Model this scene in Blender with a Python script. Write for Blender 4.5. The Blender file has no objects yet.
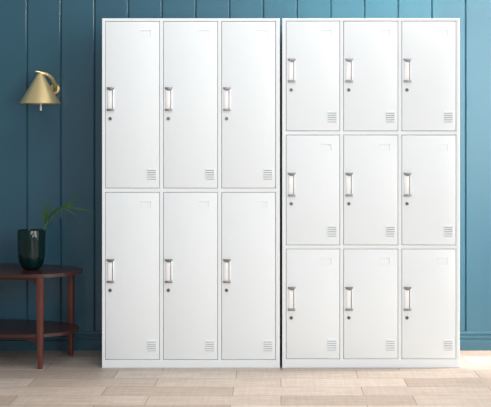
import bpy, bmesh, math, random
from mathutils import Vector, Matrix
random.seed(4)
SC = bpy.context.scene
COL = SC.collection
PI = math.pi

# ------------------------------------------------------------------ scale
S = 189.0            # pixels per metre at the plane of the locker fronts
CX = 281.0           # picture column of x = 0
FY = -0.53           # y of the locker fronts (wall face is y = 0)
DIST = 6.18
H = 1.206            # camera height

# ------------------------------------------------------------------ materials
def srgb(r, g, b):
    f = lambda c: (c/255/12.92) if c/255 <= .04045 else ((c/255+.055)/1.055)**2.4
    return (f(r), f(g), f(b), 1)

def mat(name, col, rough=.5, metal=0., spec=.5, coat=0., trans=0., ior=1.5, noise=None, bump=None):
    m = bpy.data.materials.new(name); m.use_nodes = True
    nt = m.node_tree; b = nt.nodes['Principled BSDF']
    b.inputs['Base Color'].default_value = col
    b.inputs['Roughness'].default_value = rough
    b.inputs['Metallic'].default_value = metal
    b.inputs['Specular IOR Level'].default_value = spec
    b.inputs['Coat Weight'].default_value = coat
    b.inputs['Coat Roughness'].default_value = .15
    b.inputs['Transmission Weight'].default_value = trans
    b.inputs['IOR'].default_value = ior
    if noise or bump:
        tc = nt.nodes.new('ShaderNodeTexCoord'); mp = nt.nodes.new('ShaderNodeMapping')
        nt.links.new(tc.outputs['Object'], mp.inputs[0])
        n = nt.nodes.new('ShaderNodeTexNoise'); nt.links.new(mp.outputs[0], n.inputs[0])
    if noise:
        sc, stretch, col2 = noise
        mp.inputs['Scale'].default_value = stretch
        n.inputs['Scale'].default_value = sc; n.inputs['Detail'].default_value = 5
        mx = nt.nodes.new('ShaderNodeMix'); mx.data_type = 'RGBA'
        mx.inputs[6].default_value = col; mx.inputs[7].default_value = col2
        nt.links.new(n.outputs[0], mx.inputs[0]); nt.links.new(mx.outputs[2], b.inputs['Base Color'])
    if bump:
        sc, st = bump
        if not noise: n.inputs['Scale'].default_value = sc
        bp = nt.nodes.new('ShaderNodeBump'); bp.inputs['Strength'].default_value = st
        bp.inputs['Distance'].default_value = .002
        nt.links.new(n.outputs[0], bp.inputs['Height']); nt.links.new(bp.outputs[0], b.inputs['Normal'])
    return m

M = {}
M['wall']   = mat('teal_wall_paint', (.026, .100, .150, 1), .29, spec=.7, noise=(3, (1,1,.3), (.030, .109, .162, 1)))
M['white']  = mat('white_powder_coat', (.818, .862, .888, 1), .6, spec=.3)
M['inside'] = mat('grey_locker_interior', (.30, .31, .32, 1), .6)
M['plastic']= mat('glossy_white_plastic', (.93, .93, .93, 1), .25)
M['chrome'] = mat('satin_chrome', (.30, .30, .31, 1), .42, metal=1)
M['dark']   = mat('dark_key_slot', (.02, .02, .02, 1), .5)
M['card']   = mat('pale_plastic_label_holder', (.78, .79, .80, 1), .35)
M['brass']  = mat('brushed_brass', (.88, .69, .34, 1), .3, metal=.72, noise=(40, (1,1,8), (.93, .75, .40, 1)))
M['bulb']   = mat('white_porcelain_rod', (.85, .84, .76, 1), .3)
M['wood']   = mat('dark_red_brown_wood', (.032, .010, .009, 1), .3, coat=.0, noise=(9, (1,6,1), (.070, .021, .017, 1)))
M['legwood']= mat('red_brown_leg_wood', (.070, .018, .014, 1), .3, coat=.3, noise=(14, (6,6,.6), (.17, .048, .036, 1)))
M['vase']   = mat('dark_green_glass', (.001, .018, .017, 1), .04, spec=.4, trans=.1)
M['stem']   = mat('green_stem', (.07, .16, .03, 1), .5)
M['leaf']   = mat('dark_green_leaf', (.012, .060, .016, 1), .45, noise=(12, (1,1,1), (.05, .14, .025, 1)))

def floor_mat():
    m = bpy.data.materials.new('pale_oak_laminate'); m.use_nodes = True
    nt = m.node_tree; N = nt.nodes; L = nt.links; b = N['Principled BSDF']
    tc = N.new('ShaderNodeTexCoord')
    br = N.new('ShaderNodeTexBrick')
    L.new(tc.outputs['Object'], br.inputs['Vector'])
    br.inputs['Scale'].default_value = 1
    br.inputs['Brick Width'].default_value = .62; br.inputs['Row Height'].default_value = .2
    br.inputs['Mortar Size'].default_value = .0018; br.inputs['Mortar Smooth'].default_value = .2
    br.inputs['Bias'].default_value = 0
    br.offset = .37
    br.inputs['Color1'].default_value = (.0, .0, .0, 1); br.inputs['Color2'].default_value = (1, 1, 1, 1)
    br.inputs['Mortar'].default_value = (.5, .5, .5, 1)
    rgb = N.new('ShaderNodeValToRGB'); L.new(br.outputs['Color'], rgb.inputs[0])
    e = rgb.color_ramp.elements
    e[0].color = (.405, .335, .285, 1); e[1].color = (.57, .50, .445, 1)
    # grain along the boards
    mp = N.new('ShaderNodeMapping'); mp.inputs['Scale'].default_value = (2.2, 26, 1)
    L.new(tc.outputs['Object'], mp.inputs[0])
    n = N.new('ShaderNodeTexNoise'); n.inputs['Scale'].default_value = 2.2; n.inputs['Detail'].default_value = 8
    n.inputs['Roughness'].default_value = .68
    L.new(mp.outputs[0], n.inputs[0])
    r2 = N.new('ShaderNodeValToRGB'); L.new(n.outputs[0], r2.inputs[0])
    r2.color_ramp.elements[0].position = .32; r2.color_ramp.elements[0].color = (.74, .70, .67, 1)
    r2.color_ramp.elements[1].position = .66; r2.color_ramp.elements[1].color = (1.1, 1.1, 1.1, 1)
    mx = N.new('ShaderNodeMix'); mx.data_type = 'RGBA'; mx.blend_type = 'MULTIPLY'; mx.inputs[0].default_value = 1
    L.new(rgb.outputs[0], mx.inputs[6]); L.new(r2.outputs[0], mx.inputs[7])
    # saw marks across the boards
    mp2 = N.new('ShaderNodeMapping'); mp2.inputs['Scale'].default_value = (40, 3, 1)
    L.new(tc.outputs['Object'], mp2.inputs[0])
    n2 = N.new('ShaderNodeTexNoise'); n2.inputs['Scale'].default_value = 1.6; L.new(mp2.outputs[0], n2.inputs[0])
    r3 = N.new('ShaderNodeValToRGB'); L.new(n2.outputs[0], r3.inputs[0])
    r3.color_ramp.elements[0].position = .35; r3.color_ramp.elements[0].color = (.91, .91, .91, 1)
    r3.color_ramp.elements[1].position = .6; r3.color_ramp.elements[1].color = (1, 1, 1, 1)
    mxb = N.new('ShaderNodeMix'); mxb.data_type = 'RGBA'; mxb.blend_type = 'MULTIPLY'; mxb.inputs[0].default_value = 1
    L.new(mx.outputs[2], mxb.inputs[6]); L.new(r3.outputs[0], mxb.inputs[7])
    mx2 = N.new('ShaderNodeMix'); mx2.data_type = 'RGBA'
    L.new(br.outputs['Fac'], mx2.inputs[0]); L.new(mxb.outputs[2], mx2.inputs[6])
    mx2.inputs[7].default_value = (.15, .115, .09, 1)
    L.new(mx2.outputs[2], b.inputs['Base Color'])
    b.inputs['Roughness'].default_value = .5
    return m
M['floor'] = floor_mat()

# ------------------------------------------------------------------ mesh helpers
def obj(name, bm, mats, parent=None, loc=(0,0,0), smooth=False, angle=35):
    bmesh.ops.recalc_face_normals(bm, faces=bm.faces)
    me = bpy.data.meshes.new(name); bm.to_mesh(me); bm.free()
    for m in (mats if isinstance(mats, (list, tuple)) else [mats]): me.materials.append(m)
    if smooth:
        for p in me.polygons: p.use_smooth = True
        me.set_sharp_from_angle(angle=math.radians(angle))
    o = bpy.data.objects.new(name, me); COL.objects.link(o)
    o.location = loc
    if parent: o.parent = parent
    return o

def tag(o, label=None, cat=None, group=None, kind=None):
    if label: o['label'] = label
    if cat: o['category'] = cat
    if group: o['group'] = group
    if kind: o['kind'] = kind
    return o

def empty(name, loc, rz=0):
    o = bpy.data.objects.new(name, None); COL.objects.link(o)
    o.location = loc; o.rotation_euler = (0, 0, rz); o.empty_display_size = .1
    return o

def box(bm, x0, x1, y0, y1, z0, z1, bev=0, seg=1, mi=0):
    t = bmesh.new()
    bmesh.ops.create_cube(t, size=1)
    for v in t.verts:
        v.co = Vector(((x0+x1)/2+v.co.x*(x1-x0), (y0+y1)/2+v.co.y*(y1-y0), (z0+z1)/2+v.co.z*(z1-z0)))
    if bev: bmesh.ops.bevel(t, geom=t.edges[:], offset=bev, segments=seg, affect='EDGES', profile=.5)
    merge(bm, t, mi)

def merge(bm, t, mi=0):
    mp = {}
    for v in t.verts: mp[v] = bm.verts.new(v.co)
    for f in t.faces:
        try:
            nf = bm.faces.new([mp[v] for v in f.verts]); nf.material_index = mi
        except ValueError: pass
    t.free()

def lathe(bm, prof, cx=0, cy=0, n=40, mi=0, axis='Z', close=False):
    """prof: (radius, height) pairs"""
    rings = []
    for r, h in prof:
        if r < 1e-6:
            rings.append([bm.verts.new(P(axis, cx, cy, 0, 0, h))])
        else:
            rings.append([bm.verts.new(P(axis, cx, cy, r*math.cos(2*PI*k/n), r*math.sin(2*PI*k/n), h)) for k in range(n)])
    prs = list(zip(rings, rings[1:])) + ([(rings[-1], rings[0])] if close else [])
    for a, b in prs:
        for k in range(n):
            k2 = (k+1) % n
            if len(a) == 1 and len(b) == 1: continue
            if len(a) == 1: f = bm.faces.new((a[0], b[k], b[k2]))
            elif len(b) == 1: f = bm.faces.new((a[k], a[k2], b[0]))
            else: f = bm.faces.new((a[k], a[k2], b[k2], b[k]))
            f.material_index = mi

def P(axis, cx, cy, u, v, h):
    if axis == 'Z': return (cx+u, cy+v, h)
    return (cx+u, -h, cy+v)          # axis Y: cx, cy are x, z; h grows towards the viewer

def sweep(bm, pts, rad, n=10, mi=0, flat=1.0, up=Vector((0,0,1))):
    """tube along pts; rad a number or a list; flat squashes across"""
    pts = [Vector(p) for p in pts]; rings = []
    for i, p in enumerate(pts):
        d = (pts[min(i+1, len(pts)-1)]-pts[max(i-1, 0)]).normalized()
        s = d.cross(up)
        if s.length < 1e-3: s = Vector((1,0,0))
        s.normalize(); t = s.cross(d).normalized()
        r = rad[i] if isinstance(rad, (list, tuple)) else rad
        rings.append([bm.verts.new(p+s*math.cos(2*PI*k/n)*r+t*math.sin(2*PI*k/n)*r*flat) for k in range(n)])
    for a, b in zip(rings, rings[1:]):
        for k in range(n):
            f = bm.faces.new((a[k], a[(k+1) % n], b[(k+1) % n], b[k])); f.material_index = mi
    bm.faces.new(rings[0][::-1]).material_index = mi; bm.faces.new(rings[-1]).material_index = mi

def prism(bm, outline, z0, z1, bev=0, mi=0):
    """vertical prism from an xy outline with softened rims"""
    t = bmesh.new()
    lo = [t.verts.new((x, y, z0)) for x, y in outline]; hi = [t.verts.new((x, y, z1)) for x, y in outline]
    n = len(outline)
    for k in range(n): t.faces.new((lo[k], lo[(k+1) % n], hi[(k+1) % n], hi[k]))
    fl = t.faces.new(lo[::-1]); fh = t.faces.new(hi)
    if bev:
        es = [e for e in t.edges if (e in fl.edges[:]) or (e in fh.edges[:])]
        bmesh.ops.bevel(t, geom=es, offset=bev, segments=3, affect='EDGES', profile=.5)
    merge(bm, t, mi)

# ------------------------------------------------------------------ setting
def struct(o): o['kind'] = 'structure'; return o

# back wall: vertical tongue-and-groove boards, V grooves cut in the profile
bm = bmesh.new()
pitch = .1938; x_first = -1.069 - 20*pitch
gw, gd = .0052, .0065
prof = [(x_first-.1, 0)]
k = 0
while x_first+k*pitch < 4.6:
    g = x_first+k*pitch
    prof += [(g-.0085, 0), (g-.0010, .0085), (g-.0010, .0120), (g+.0026, .0120), (g+.0026, .0030), (g+.0046, 0)]
    k += 1
prof += [(4.75, 0)]
lo = [bm.verts.new((x, y, 0)) for x, y in prof]; hi = [bm.verts.new((x, y, 2.75)) for x, y in prof]
for i in range(len(prof)-1): bm.faces.new((lo[i], lo[i+1], hi[i+1], hi[i]))
xa, xb = prof[0][0], prof[-1][0]
bl = [bm.verts.new((xa, .12, 0)), bm.verts.new((xb, .12, 0)), bm.verts.new((xb, .12, 2.75)), bm.verts.new((xa, .12, 2.75))]
bm.faces.new(bl)
bm.faces.new((lo[0], hi[0], bl[3], bl[0])); bm.faces.new((lo[-1], bl[1], bl[2], hi[-1]))
bm.faces.new(hi+[bl[2], bl[3]]); bm.faces.new(lo+[bl[1], bl[0]])
struct(obj('wall_back', bm, M['wall']))

# moulded skirting
bm = bmesh.new()
pr = [(0, 0), (-.020, 0), (-.020, .054), (-.017, .058), (-.011, .060), (-.011, .066), (-.016, .069), (-.016, .078),
      (-.010, .082), (-.007, .084), (-.007, .090), (-.011, .093), (-.011, .101), (-.006, .106), (0, .108)]
a = [bm.verts.new((xa, y-.0004, z)) for y, z in pr]; b = [bm.verts.new((xb, y-.0004, z)) for y, z in pr]
for i in range(len(pr)): j = (i+1) % len(pr); bm.faces.new((a[i], a[j], b[j], b[i]))
bm.faces.new(a); bm.faces.new(b)
struct(obj('baseboard_back', bm, M['wall']))

bm = bmesh.new(); box(bm, xa, xb, -8, .12, -.06, 0)
fl = struct(obj('floor', bm, M['floor']))

# ------------------------------------------------------------------ locker cabinets
def X(px): return (px-CX)/S
def Z(row): return (368-row)/S

D0, D1 = FY, -.03       # front and back of the cabinets
def cup_handle(parent, x, zt):
    """recessed pull: white plate, domed satin cap above, flat catch below; 7.2 x 24 px"""
    w, h = .0185, .127
    y = FY
    bm = bmesh.new()
    # surround plate with a dished grip
    box(bm, x-w+.002, x+w-.002, y-.0045, y+.001, zt-h+.006, zt-.010, .0015, 2, 0)
    box(bm, x-w+.006, x+w-.011, y-.0062, y-.003, zt-h+.014, zt-.020, .0012, 2, 0)
    # steel edge seen along the right of the plate
    box(bm, x+w-.0085, x+w-.0050, y-.0085, y-.003, zt-h+.010, zt-.012, .0008, 1, 1)
    # domed cap: half round, hanging down
    t = bmesh.new(); n = 14; fr = []; bk = []
    for i in range(n+1):
        a = PI*i/n
        px, pz = x-math.cos(a)*(w+.002), zt-math.sin(a)*.017
        fr.append((px, pz))
    layers = []
    for dy, sc in ((0, 1), (-.007, 1), (-.0115, .86), (-.013, .6)):
        layers.append([t.verts.new((x+(px-x)*sc, y+dy+.0005, zt-.002+(pz-zt)*sc)) for px, pz in fr])
    for A, B in zip(layers, layers[1:]):
        for i in range(n+1): t.faces.new((A[i], A[(i+1) % (n+1)], B[(i+1) % (n+1)], B[i]))
    t.faces.new(layers[0]); t.faces.new(layers[-1])
    merge(bm, t, 1)
    # lower catch bar
    box(bm, x-w-.001, x+w+.001, y-.010, y+.0005, zt-h, zt-h+.011, .002, 2, 1)
    return obj('handle', bm, [M['plastic'], M['chrome']], parent, smooth=True)

def lock(parent, x, z):
    bm = bmesh.new()
    lathe(bm, [(0, -.001), (.0092, -.001), (.0092, .0035), (.0078, .005), (.0062, .005), (.0058, .0030), (0, .0030)], x, z, 20, 0, 'Y')
    # barrel and key slot
    lathe(bm, [(0, .002), (.0056, .002), (.0056, .0042), (0, .0042)], x, z, 16, 1, 'Y')
    box(bm, x-.0012, x+.0012, -.0058, -.0040, z-.0042, z+.0042, 0, 1, 0)
    for v in bm.verts: v.co.y += FY
    o = obj('lock', bm, [M['chrome'], M['dark']], parent, smooth=True)
    o['label'] = 'small round lock barrel with dark centre'
    return o

def label_holder(parent, x0, x1, z0, z1):
    bm = bmesh.new(); y = FY
    t = .0022
    box(bm, x0, x1, y-.0042, y+.0005, z1-t, z1, .0004)      # top lip
    box(bm, x1-t, x1, y-.0036, y+.0005, z0, z1, .0004)
    box(bm, x0, x0+t*.6, y-.0006, y+.0005, z0, z1, .0003)
    box(bm, x0, x1, y-.0006, y+.0005, z0, z0+t*.6, .0003)
    return obj('label_holder', bm, M['white'], parent)

def vent(parent, x0, x1, z0, z1, n=5):
    """pressed louvres: little hoods, open below"""
    bm = bmesh.new(); p = (z1-z0)/(n-1); y = FY
    for k in range(n):
        zb = z0+k*p-.004
        sec = [(y+.0004, zb+.0085), (y-.0022, zb+.0070), (y-.0042, zb+.0040), (y-.0050, zb), (y-.0038, zb), (y+.0004, zb+.0006)]
        A = [bm.verts.new((x0, a, b)) for a, b in sec]; B = [bm.verts.new((x1, a, b)) for a, b in sec]
        for i in range(len(sec)): j = (i+1) % len(sec); bm.faces.new((A[i], A[j], B[j], B[i]))
        bm.faces.new(A); bm.faces.new(B)
        # dark slit below the hood
        box(bm, x0+.001, x1-.001, y-.0010, y+.0006, zb-.0030, zb-.0002, 0, 1, 1)
    return obj('vent', bm, [M['white'], M['inside']], parent)

def cabinet(x0, x1, cols, rows, label, marks):
    zt = Z(18.3)
    root = empty('locker_cabinet', ((x0+x1)/2, (D0+D1)/2, 0))
    tag(root, label, 'locker', None)
    off = root.location
    bm = bmesh.new()
    T = .0012
    y1 = D1
    gap = .0022
    # outer skin
    colx = [(X(a), X(b)) for a, b in cols]; rz = [(Z(b), Z(a)) for a, b in rows]
    box(bm, x0, colx[0][0], D0, y1, 0, zt, .0018, 2)
    box(bm, colx[-1][1], x1, D0, y1, 0, zt, .0018, 2)
    box(bm, x0+.003, x1-.003, D0+.0003, y1-.0003, rz[0][1], zt-.0002, .0018, 2)        # top rail
    box(bm, x0+.003, x1-.003, D0+.0003, y1-.0003, .0003, rz[-1][0], .0018, 2)        # plinth
    for (a, b), (c, d) in zip(colx, colx[1:]):
        box(bm, b, c, D0+.0006, y1-.0006, .02, zt-.01, .0012, 2)
    for (a, b), (c, d) in zip(rz, rz[1:]):
        box(bm, x0+.0035, x1-.0035, D0+.0010, y1-.0010, d, a, .0012, 2)
    box(bm, x0+.004, x1-.004, y1-.004, y1-.001, .01, zt-.01)         # back sheet
    for v in bm.verts: v.co -= off
    obj('cabinet_body', bm, M['white'], root)
    for ri, (zb, ztop) in enumerate(rz):
        for ci, (xl, xr) in enumerate(colx):
            bm = bmesh.new()
            dx0, dx1, dz0, dz1 = xl+gap, xr-gap, zb+gap, ztop-gap
            box(bm, dx0, dx1, D0+.0002, D0+.020, dz0, dz1, .0022, 3)
            for v in bm.verts: v.co -= off
            d = obj('door', bm, M['white'], root, smooth=True, angle=50)
            hx, hrow, lrow = marks(ci, ri)
            kids = [cup_handle(d, X(hx), Z(hrow)), lock(d, X(hx)-.002, Z(lrow)),
                    label_holder(d, xr-.099, xr-.043, ztop-.083, ztop-.047),
                    vent(d, xr-.064, xr-.018, zb+.054, zb+.101)]
            for kk in kids:
                for v in kk.data.vertices: v.co -= off
    return root

L_cols = [(105, 159.6), (163.2, 217.8), (221.4, 275.8)]
L_rows = [(21.3, 188.4), (192.2, 360)]
def lm(ci, ri): return (L_cols[ci][0]+5.6, (87, 258.8)[ri], (118.7, 290.3)[ri])
R_cols = [(285.9, 340), (343.4, 398.2), (401.6, 456.2)]
R_rows = [(21.0, 131.2), (134.9, 245.3), (248.9, 359.2)]
def rm(ci, ri): return (R_cols[ci][0]+5.8, (58.4, 172.4, 286.6)[ri], (90, 203.8, 317.8)[ri])
cabinet(X(102), X(279.8), L_cols, L_rows,
        'white steel locker cabinet with six tall doors in two tiers, beside the round side table', lm)
cabinet(X(282.2), X(459.8), R_cols, R_rows,
        'white steel locker cabinet with nine short doors in three tiers, at the right', rm)

# ------------------------------------------------------------------ side table
TC = Vector((-1.487, -.300, 0)); TR = math.radians(-13.5)
table = empty('side_table', TC, TR)
tag(table, 'dark red-brown wooden oval side table with a lower shelf, in front of the teal wall', 'table')
def oval(a, b, n=72, e=2.25):
    out = []
    for k in range(n):
        t = 2*PI*k/n; c, s = math.cos(t), math.sin(t)
        out.append((a*abs(c)**(2/e)*(1 if c >= 0 else -1), b*abs(s)**(2/e)*(1 if s >= 0 else -1)))
    return out
ZT, ZS = .499, .182
bm = bmesh.new(); prism(bm, oval(.402, .262), ZT-.018, ZT, .005)
# raised lip around the tray-like top
obj('tabletop', bm, M['wood'], table, smooth=True, angle=30)
bm = bmesh.new(); prism(bm, oval(.385, .250), ZS-.017, ZS, .005)
obj('shelf', bm, M['wood'], table, smooth=True, angle=30)
LX, LY = .272, .198
for sx in (1, -1):
    for sy in (-1, 1):
        bm = bmesh.new()
        # tapered leg, rounded section, slight splay
        n = 12; rings = []
        for z, hw in ((0, .0105), (.05, .0120), (.19, .0155), (.38, .0168), (ZT-.0185, .0165)):
            rr = []
            for k in range(n):
                t = 2*PI*(k+.5)/n; c, s = math.cos(t), math.sin(t)
                rr.append(bm.verts.new((sx*LX+hw*1.12*abs(c)**.6*(1 if c > 0 else -1), sy*LY+hw*1.12*abs(s)**.6*(1 if s > 0 else -1), z)))
            rings.append(rr)
        for A, B in zip(rings, rings[1:]):
            for k in range(n): bm.faces.new((A[k], A[(k+1) % n], B[(k+1) % n], B[k]))
        bm.faces.new(rings[0]); bm.faces.new(rings[-1])
        obj('leg', bm, M['legwood'], table, smooth=True, angle=40)
# rails with curved ends under the top and the shelf
def rail(y, ztop):
    bm = bmesh.new(); e = LX-.014; t = .011
    top = []; bot = []
    N = 28
    for i in range(N+1):
        x = -e+2*e*i/N; dd = min(x+e, e-x)
        depth = .014+.026*max(0, 1-dd/.075)**2
        top.append((x, ztop)); bot.append((x, ztop-depth))
    F = [[bm.verts.new((x, y+s*t/2, z)) for x, z in top+bot[::-1]] for s in (-1, 1)]
    m = len(F[0])
    for k in range(m): bm.faces.new((F[0][k], F[0][(k+1) % m], F[1][(k+1) % m], F[1][k]))
    bm.faces.new(F[0]); bm.faces.new(F[1])
    obj('rail', bm, M['wood'], table)
for sy in (-1, 1):
    rail(sy*LY, ZT-.0185); rail(sy*LY*.98, ZS-.0175)

# ------------------------------------------------------------------ vase
VX, VY = -1.361, -.335
VZ = ZT+.0006
bm = bmesh.new()
lathe(bm, [(0, 0), (.034, 0), (.044, .004), (.056, .018), (.066, .040), (.0725, .072), (.0750, .110), (.0758, .160), (.0765, .2135),
           (.0757, .2160), (.0738, .2145), (.0728, .160), (.0718, .110), (.0690, .074), (.062, .044), (.050, .024), (.030, .014), (0, .013)], 0, 0, 96)
for v in bm.verts:          # shallow vertical cuts round the glass
    r = math.hypot(v.co.x, v.co.y)
    if r > .045 and v.co.z > .02:
        a = math.atan2(v.co.y, v.co.x)+1.2*v.co.z
        f = 1-.05*abs(math.sin(4.5*a))**3*min(1, (v.co.z-.02)/.05)*min(1, max(0, (.205-v.co.z)/.03))
        v.co.x *= f; v.co.y *= f
v = obj('vase', bm, M['vase'], None, (VX, VY, VZ), smooth=True, angle=60)
tag(v, 'dark green glass vase with a rounded bottom standing on the side table', 'vase')

# ------------------------------------------------------------------ sprigs
def bez(p0, p1, p2, n=14):
    p0, p1, p2 = map(Vector, (p0, p1, p2))
    return [p0*(1-t)**2+p1*2*t*(1-t)+p2*t*t for t in [i/n for i in range(n+1)]]
def leaf(parent, p0, p1, p2, w, base=Vector((0,0,0)), up=Vector((.15, -1, .35))):
    """long blade with a folded midrib and real thickness"""
    pts = bez(p0, p1, p2, 16); bm = bmesh.new(); rows = []
    for i, p in enumerate(pts):
        t = i/16
        hw = 1.0*w*max(.04, math.sin(PI*min(1, t*.93+.07))**.8)*(1-.25*t)
        d = (pts[min(i+1, 16)]-pts[max(i-1, 0)]).normalized()
        s = d.cross(up).normalized(); nn = s.cross(d).normalized()
        th = .0006
        rows.append([bm.verts.new(p+q-base) for q in (s*hw+nn*hw*.35, nn*0+nn*th, -s*hw+nn*hw*.35, -s*hw+nn*(hw*.35-th), -nn*th, s*hw+nn*(hw*.35-th))])
    for A, B in zip(rows, rows[1:]):
        for k in range(6): bm.faces.new((A[k], A[(k+1) % 6], B[(k+1) % 6], B[k]))
    bm.faces.new(rows[0]); bm.faces.new(rows[-1])
    return obj('leaf', bm, M['leaf'], parent, smooth=True, angle=60)
def PX(px, row, y):
    d = DIST+(y-FY); s = S*DIST/d
    return Vector(((px-CX)/s, y, H-(row-140)/s))
VB = Vector((VX, VY, VZ))
# upright sprig
b0 = Vector((VX+.018, VY+.012, VZ+.030))
r1 = empty('plant_sprig', b0)
tag(r1, 'short upright green sprig with narrow leaves rising from the vase', 'plant', 'green sprigs in the vase')
st = bez(b0, Vector((VX+.050, VY, VZ+.13)), PX(44.5, 224, VY+.0), 14)
bm = bmesh.new(); sweep(bm, [p-b0 for p in st], .0024, 8); obj('stem', bm, M['stem'], r1, smooth=True)
tip = st[-1]
for q1, q2, w in (((45, 212), (51, 198.5), .0060), ((42.5, 212), (45, 204), .0050), ((43, 218), (44, 207), .0045),
                  ((47, 218), (49, 208), .0060)):
    leaf(r1, tip, PX(*q1, VY-.02), PX(*q2, VY-.035), w, b0)
# arching sprig
b1 = Vector((VX+.010, VY-.012, VZ+.030))
r2 = empty('plant_sprig', b1)
tag(r2, 'long arching green sprig with spreading leaves leaning right from the vase', 'plant', 'green sprigs in the vase')
s1 = bez(b1, Vector((VX+.045, VY-.01, VZ+.14)), PX(45.5, 226, VY-.02), 10)
s2 = bez(s1[-1], PX(51, 214, VY-.03), PX(62, 208.5, VY-.05), 12)
bm = bmesh.new(); pts = s1+s2[1:]
sweep(bm, [p-b1 for p in pts], [.0026]*len(s1)+[.0022-.001*i/12 for i in range(12)], 8)
obj('stem', bm, M['stem'], r2, smooth=True)
tp = s2[-1]; md = s2[6]; lw = s2[3]
for a, q1, q2, w in ((tp, (70, 204), (81, 191), .0056), (tp, (70, 207), (80.5, 201.5), .0042), (tp, (79, 206.5), (96, 213.5), .0042),
                     (tp, (70, 209), (78.5, 219), .0028), (md, (57, 207), (64, 207), .0072), (lw, (50, 214), (56, 209), .0075),
                     (lw, (48, 224), (53, 223.5), .0030), (s1[-1], (49, 226), (53.5, 223), .0036),
                     (tp, (60, 213), (62, 221), .0024), (tp, (66, 204), (69, 200), .0040)):
    leaf(r2, a, PX(*q1, VY-.05), PX(*q2, VY-.075), w, b1)

# ------------------------------------------------------------------ brass wall lamp
LXc, LYc = -1.352, -.155
LZ0 = H+(140-103.5)/178.5; HH = .168; RR = .113
lamp = empty('wall_lamp', (LXc+.050, 0, LZ0+.10))
tag(lamp, 'brass wall lamp with a cone shade fixed to the teal wall above the side table', 'lamp')
off = lamp.location.copy()
def lobj(name, bm, m, **kw):
    for v in bm.verts: v.co -= off
    return obj(name, bm, m, lamp, smooth=True, **kw)
bm = bmesh.new()
lathe(bm, [(RR, LZ0), (RR+.0008, LZ0+.002), (.018, LZ0+HH-.006), (.012, LZ0+HH), (0, LZ0+HH+.001), (0, LZ0+HH-.003), (.011, LZ0+HH-.004), (.015, LZ0+HH-.010), (RR-.0025, LZ0+.001)],
      LXc, LYc, 64, 0, close=False)
lobj('lamp_shade', bm, M['brass'], angle=40)
bm = bmesh.new()      # cap and lever on the apex
lathe(bm, [(0, LZ0+HH-.002), (.010, LZ0+HH-.002), (.011, LZ0+HH+.004), (.008, LZ0+HH+.010), (0, LZ0+HH+.011)], LXc, LYc, 24)
sweep(bm, [(LXc+.012, LYc-.004, LZ0+HH+.004), (LXc-.004, LYc-.012, LZ0+HH+.009), (LXc-.024, LYc-.016, LZ0+HH+.012)], [.006, .0055, .004], 10)
lobj('cap', bm, M['brass'])
bm = bmesh.new()      # arched arm from apex to wall plate
pa = bez((LXc, LYc, LZ0+HH+.002), (LXc+.052, LYc+.02, LZ0+HH+.004), (LXc+.066, LYc+.075, LZ0+HH-.050), 14)
pb = bez(pa[-1], (LXc+.070, LYc+.10, LZ0+HH-.085), (LXc+.056, -.012, LZ0+HH-.086), 8)
pth = pa+pb[1:]
sweep(bm, pth, [.0085+.0035*min(1, i/10) for i in range(len(pth))], 14)
lobj('arm', bm, M['brass'])
bm = bmesh.new()
lathe(bm, [(0, .0004), (.030, .0004), (.030, .010), (.027, .014), (0, .015)], LXc+.054, LZ0+HH-.080, 36, 0, 'Y')
lobj('wall_plate', bm, M['brass'])
bm = bmesh.new()      # rod hanging below the shade
lathe(bm, [(0, LZ0-.040), (.0060, LZ0-.039), (.0062, LZ0-.018), (.0048, LZ0-.012), (.0048, LZ0+.06), (.016, LZ0+.065), (.016, LZ0+HH-.02), (0, LZ0+HH-.018)], LXc+.004, LYc, 18)
lobj('switch_rod', bm, M['bulb'])['label'] = 'pale rod hanging below the shade'

# ------------------------------------------------------------------ light
W = bpy.data.worlds.new('room_light'); SC.world = W; W.use_nodes = True
wn = W.node_tree; bg = wn.nodes['Background']
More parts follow.
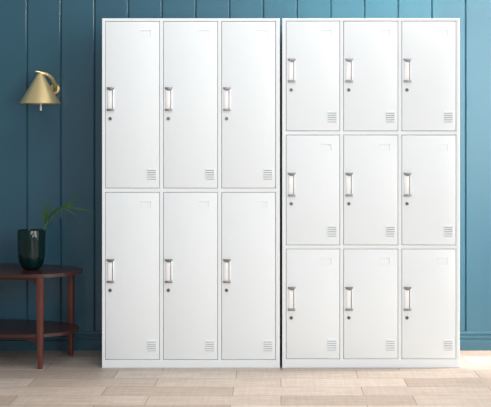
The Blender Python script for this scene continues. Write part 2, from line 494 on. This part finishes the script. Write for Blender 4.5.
# world gradient shaped for its light: dim towards the left, brightest towards the right
wt = wn.nodes.new('ShaderNodeTexCoord'); ws = wn.nodes.new('ShaderNodeSeparateXYZ'); wr = wn.nodes.new('ShaderNodeValToRGB')
wm = wn.nodes.new('ShaderNodeMapRange')
wm.inputs['From Min'].default_value = -.3; wm.inputs['From Max'].default_value = 1.0
wn.links.new(wt.outputs['Generated'], ws.inputs[0]); wn.links.new(ws.outputs[0], wm.inputs[0]); wn.links.new(wm.outputs[0], wr.inputs[0])
wr.color_ramp.elements[0].color = (.30, .35, .38, 1); wr.color_ramp.elements[1].color = (2.3, 2.25, 2.2, 1)
e3 = wr.color_ramp.elements.new(.45); e3.color = (.62, .62, .62, 1)
wn.links.new(wr.outputs[0], bg.inputs[0]); bg.inputs[1].default_value = .80

def area(name, loc, target, sx, sy, power, col=(1,1,1), spread=PI):
    l = bpy.data.lights.new(name, 'AREA'); l.shape = 'RECTANGLE'; l.size = sx; l.size_y = sy
    l.energy = power; l.color = col; l.spread = spread
    o = bpy.data.objects.new(name, l); COL.objects.link(o); o.location = loc
    o.rotation_euler = (Vector(target)-Vector(loc)).to_track_quat('-Z', 'Y').to_euler()
    return o
area('overhead_fill', (-.35, -1.7, 3.15), (-.3, -.2, 1.0), .9, .5, 10.5, (1, .98, .96))  # unseen source added overhead so the locker fronts are brighter at the top
area('front_fill', (-.35, -3.2, 1.35), (-.35, -.2, 1.0), .9, .8, 13, (1, .98, .96))  # unseen fill added in front, low so its sheen falls behind the lockers
area('overhead_fill', (.65, -.32, 2.75), (.85, -.02, 1.5), 1.0, .30, 46, (1, .88, .74))  # added wall wash above the lockers, brightens the upper right wall
area('right_fill', (2.5, -.28, 1.5), (-1, -.16, 1.4), .44, 2.8, 115, (1, .91, .80), math.radians(150))  # added grazing source close to the wall, lifts the right wall and floor
area('right_fill', (3.0, -6.3, 1.9), (1.2, 0, 1.4), 2.0, 2.8, 122, (1, .98, .97))  # added source far to the front right, puts sheen on the right wall

# ------------------------------------------------------------------ camera
cd = bpy.data.cameras.new('camera'); cam = bpy.data.objects.new('camera', cd); COL.objects.link(cam)
cam.location = (0, FY-DIST, H); cam.rotation_euler = (PI/2, 0, 0)
cd.sensor_width = 36; cd.lens = S*DIST/491*36
cd.shift_x = -(CX-245.5)/491; cd.shift_y = -(203.5-140)/491
SC.camera = cam
SC.view_settings.view_transform = 'Standard'; SC.view_settings.look = 'None'
SC.view_settings.gamma = 1; SC.view_settings.use_curve_mapping = False
SC.view_settings.exposure = 0
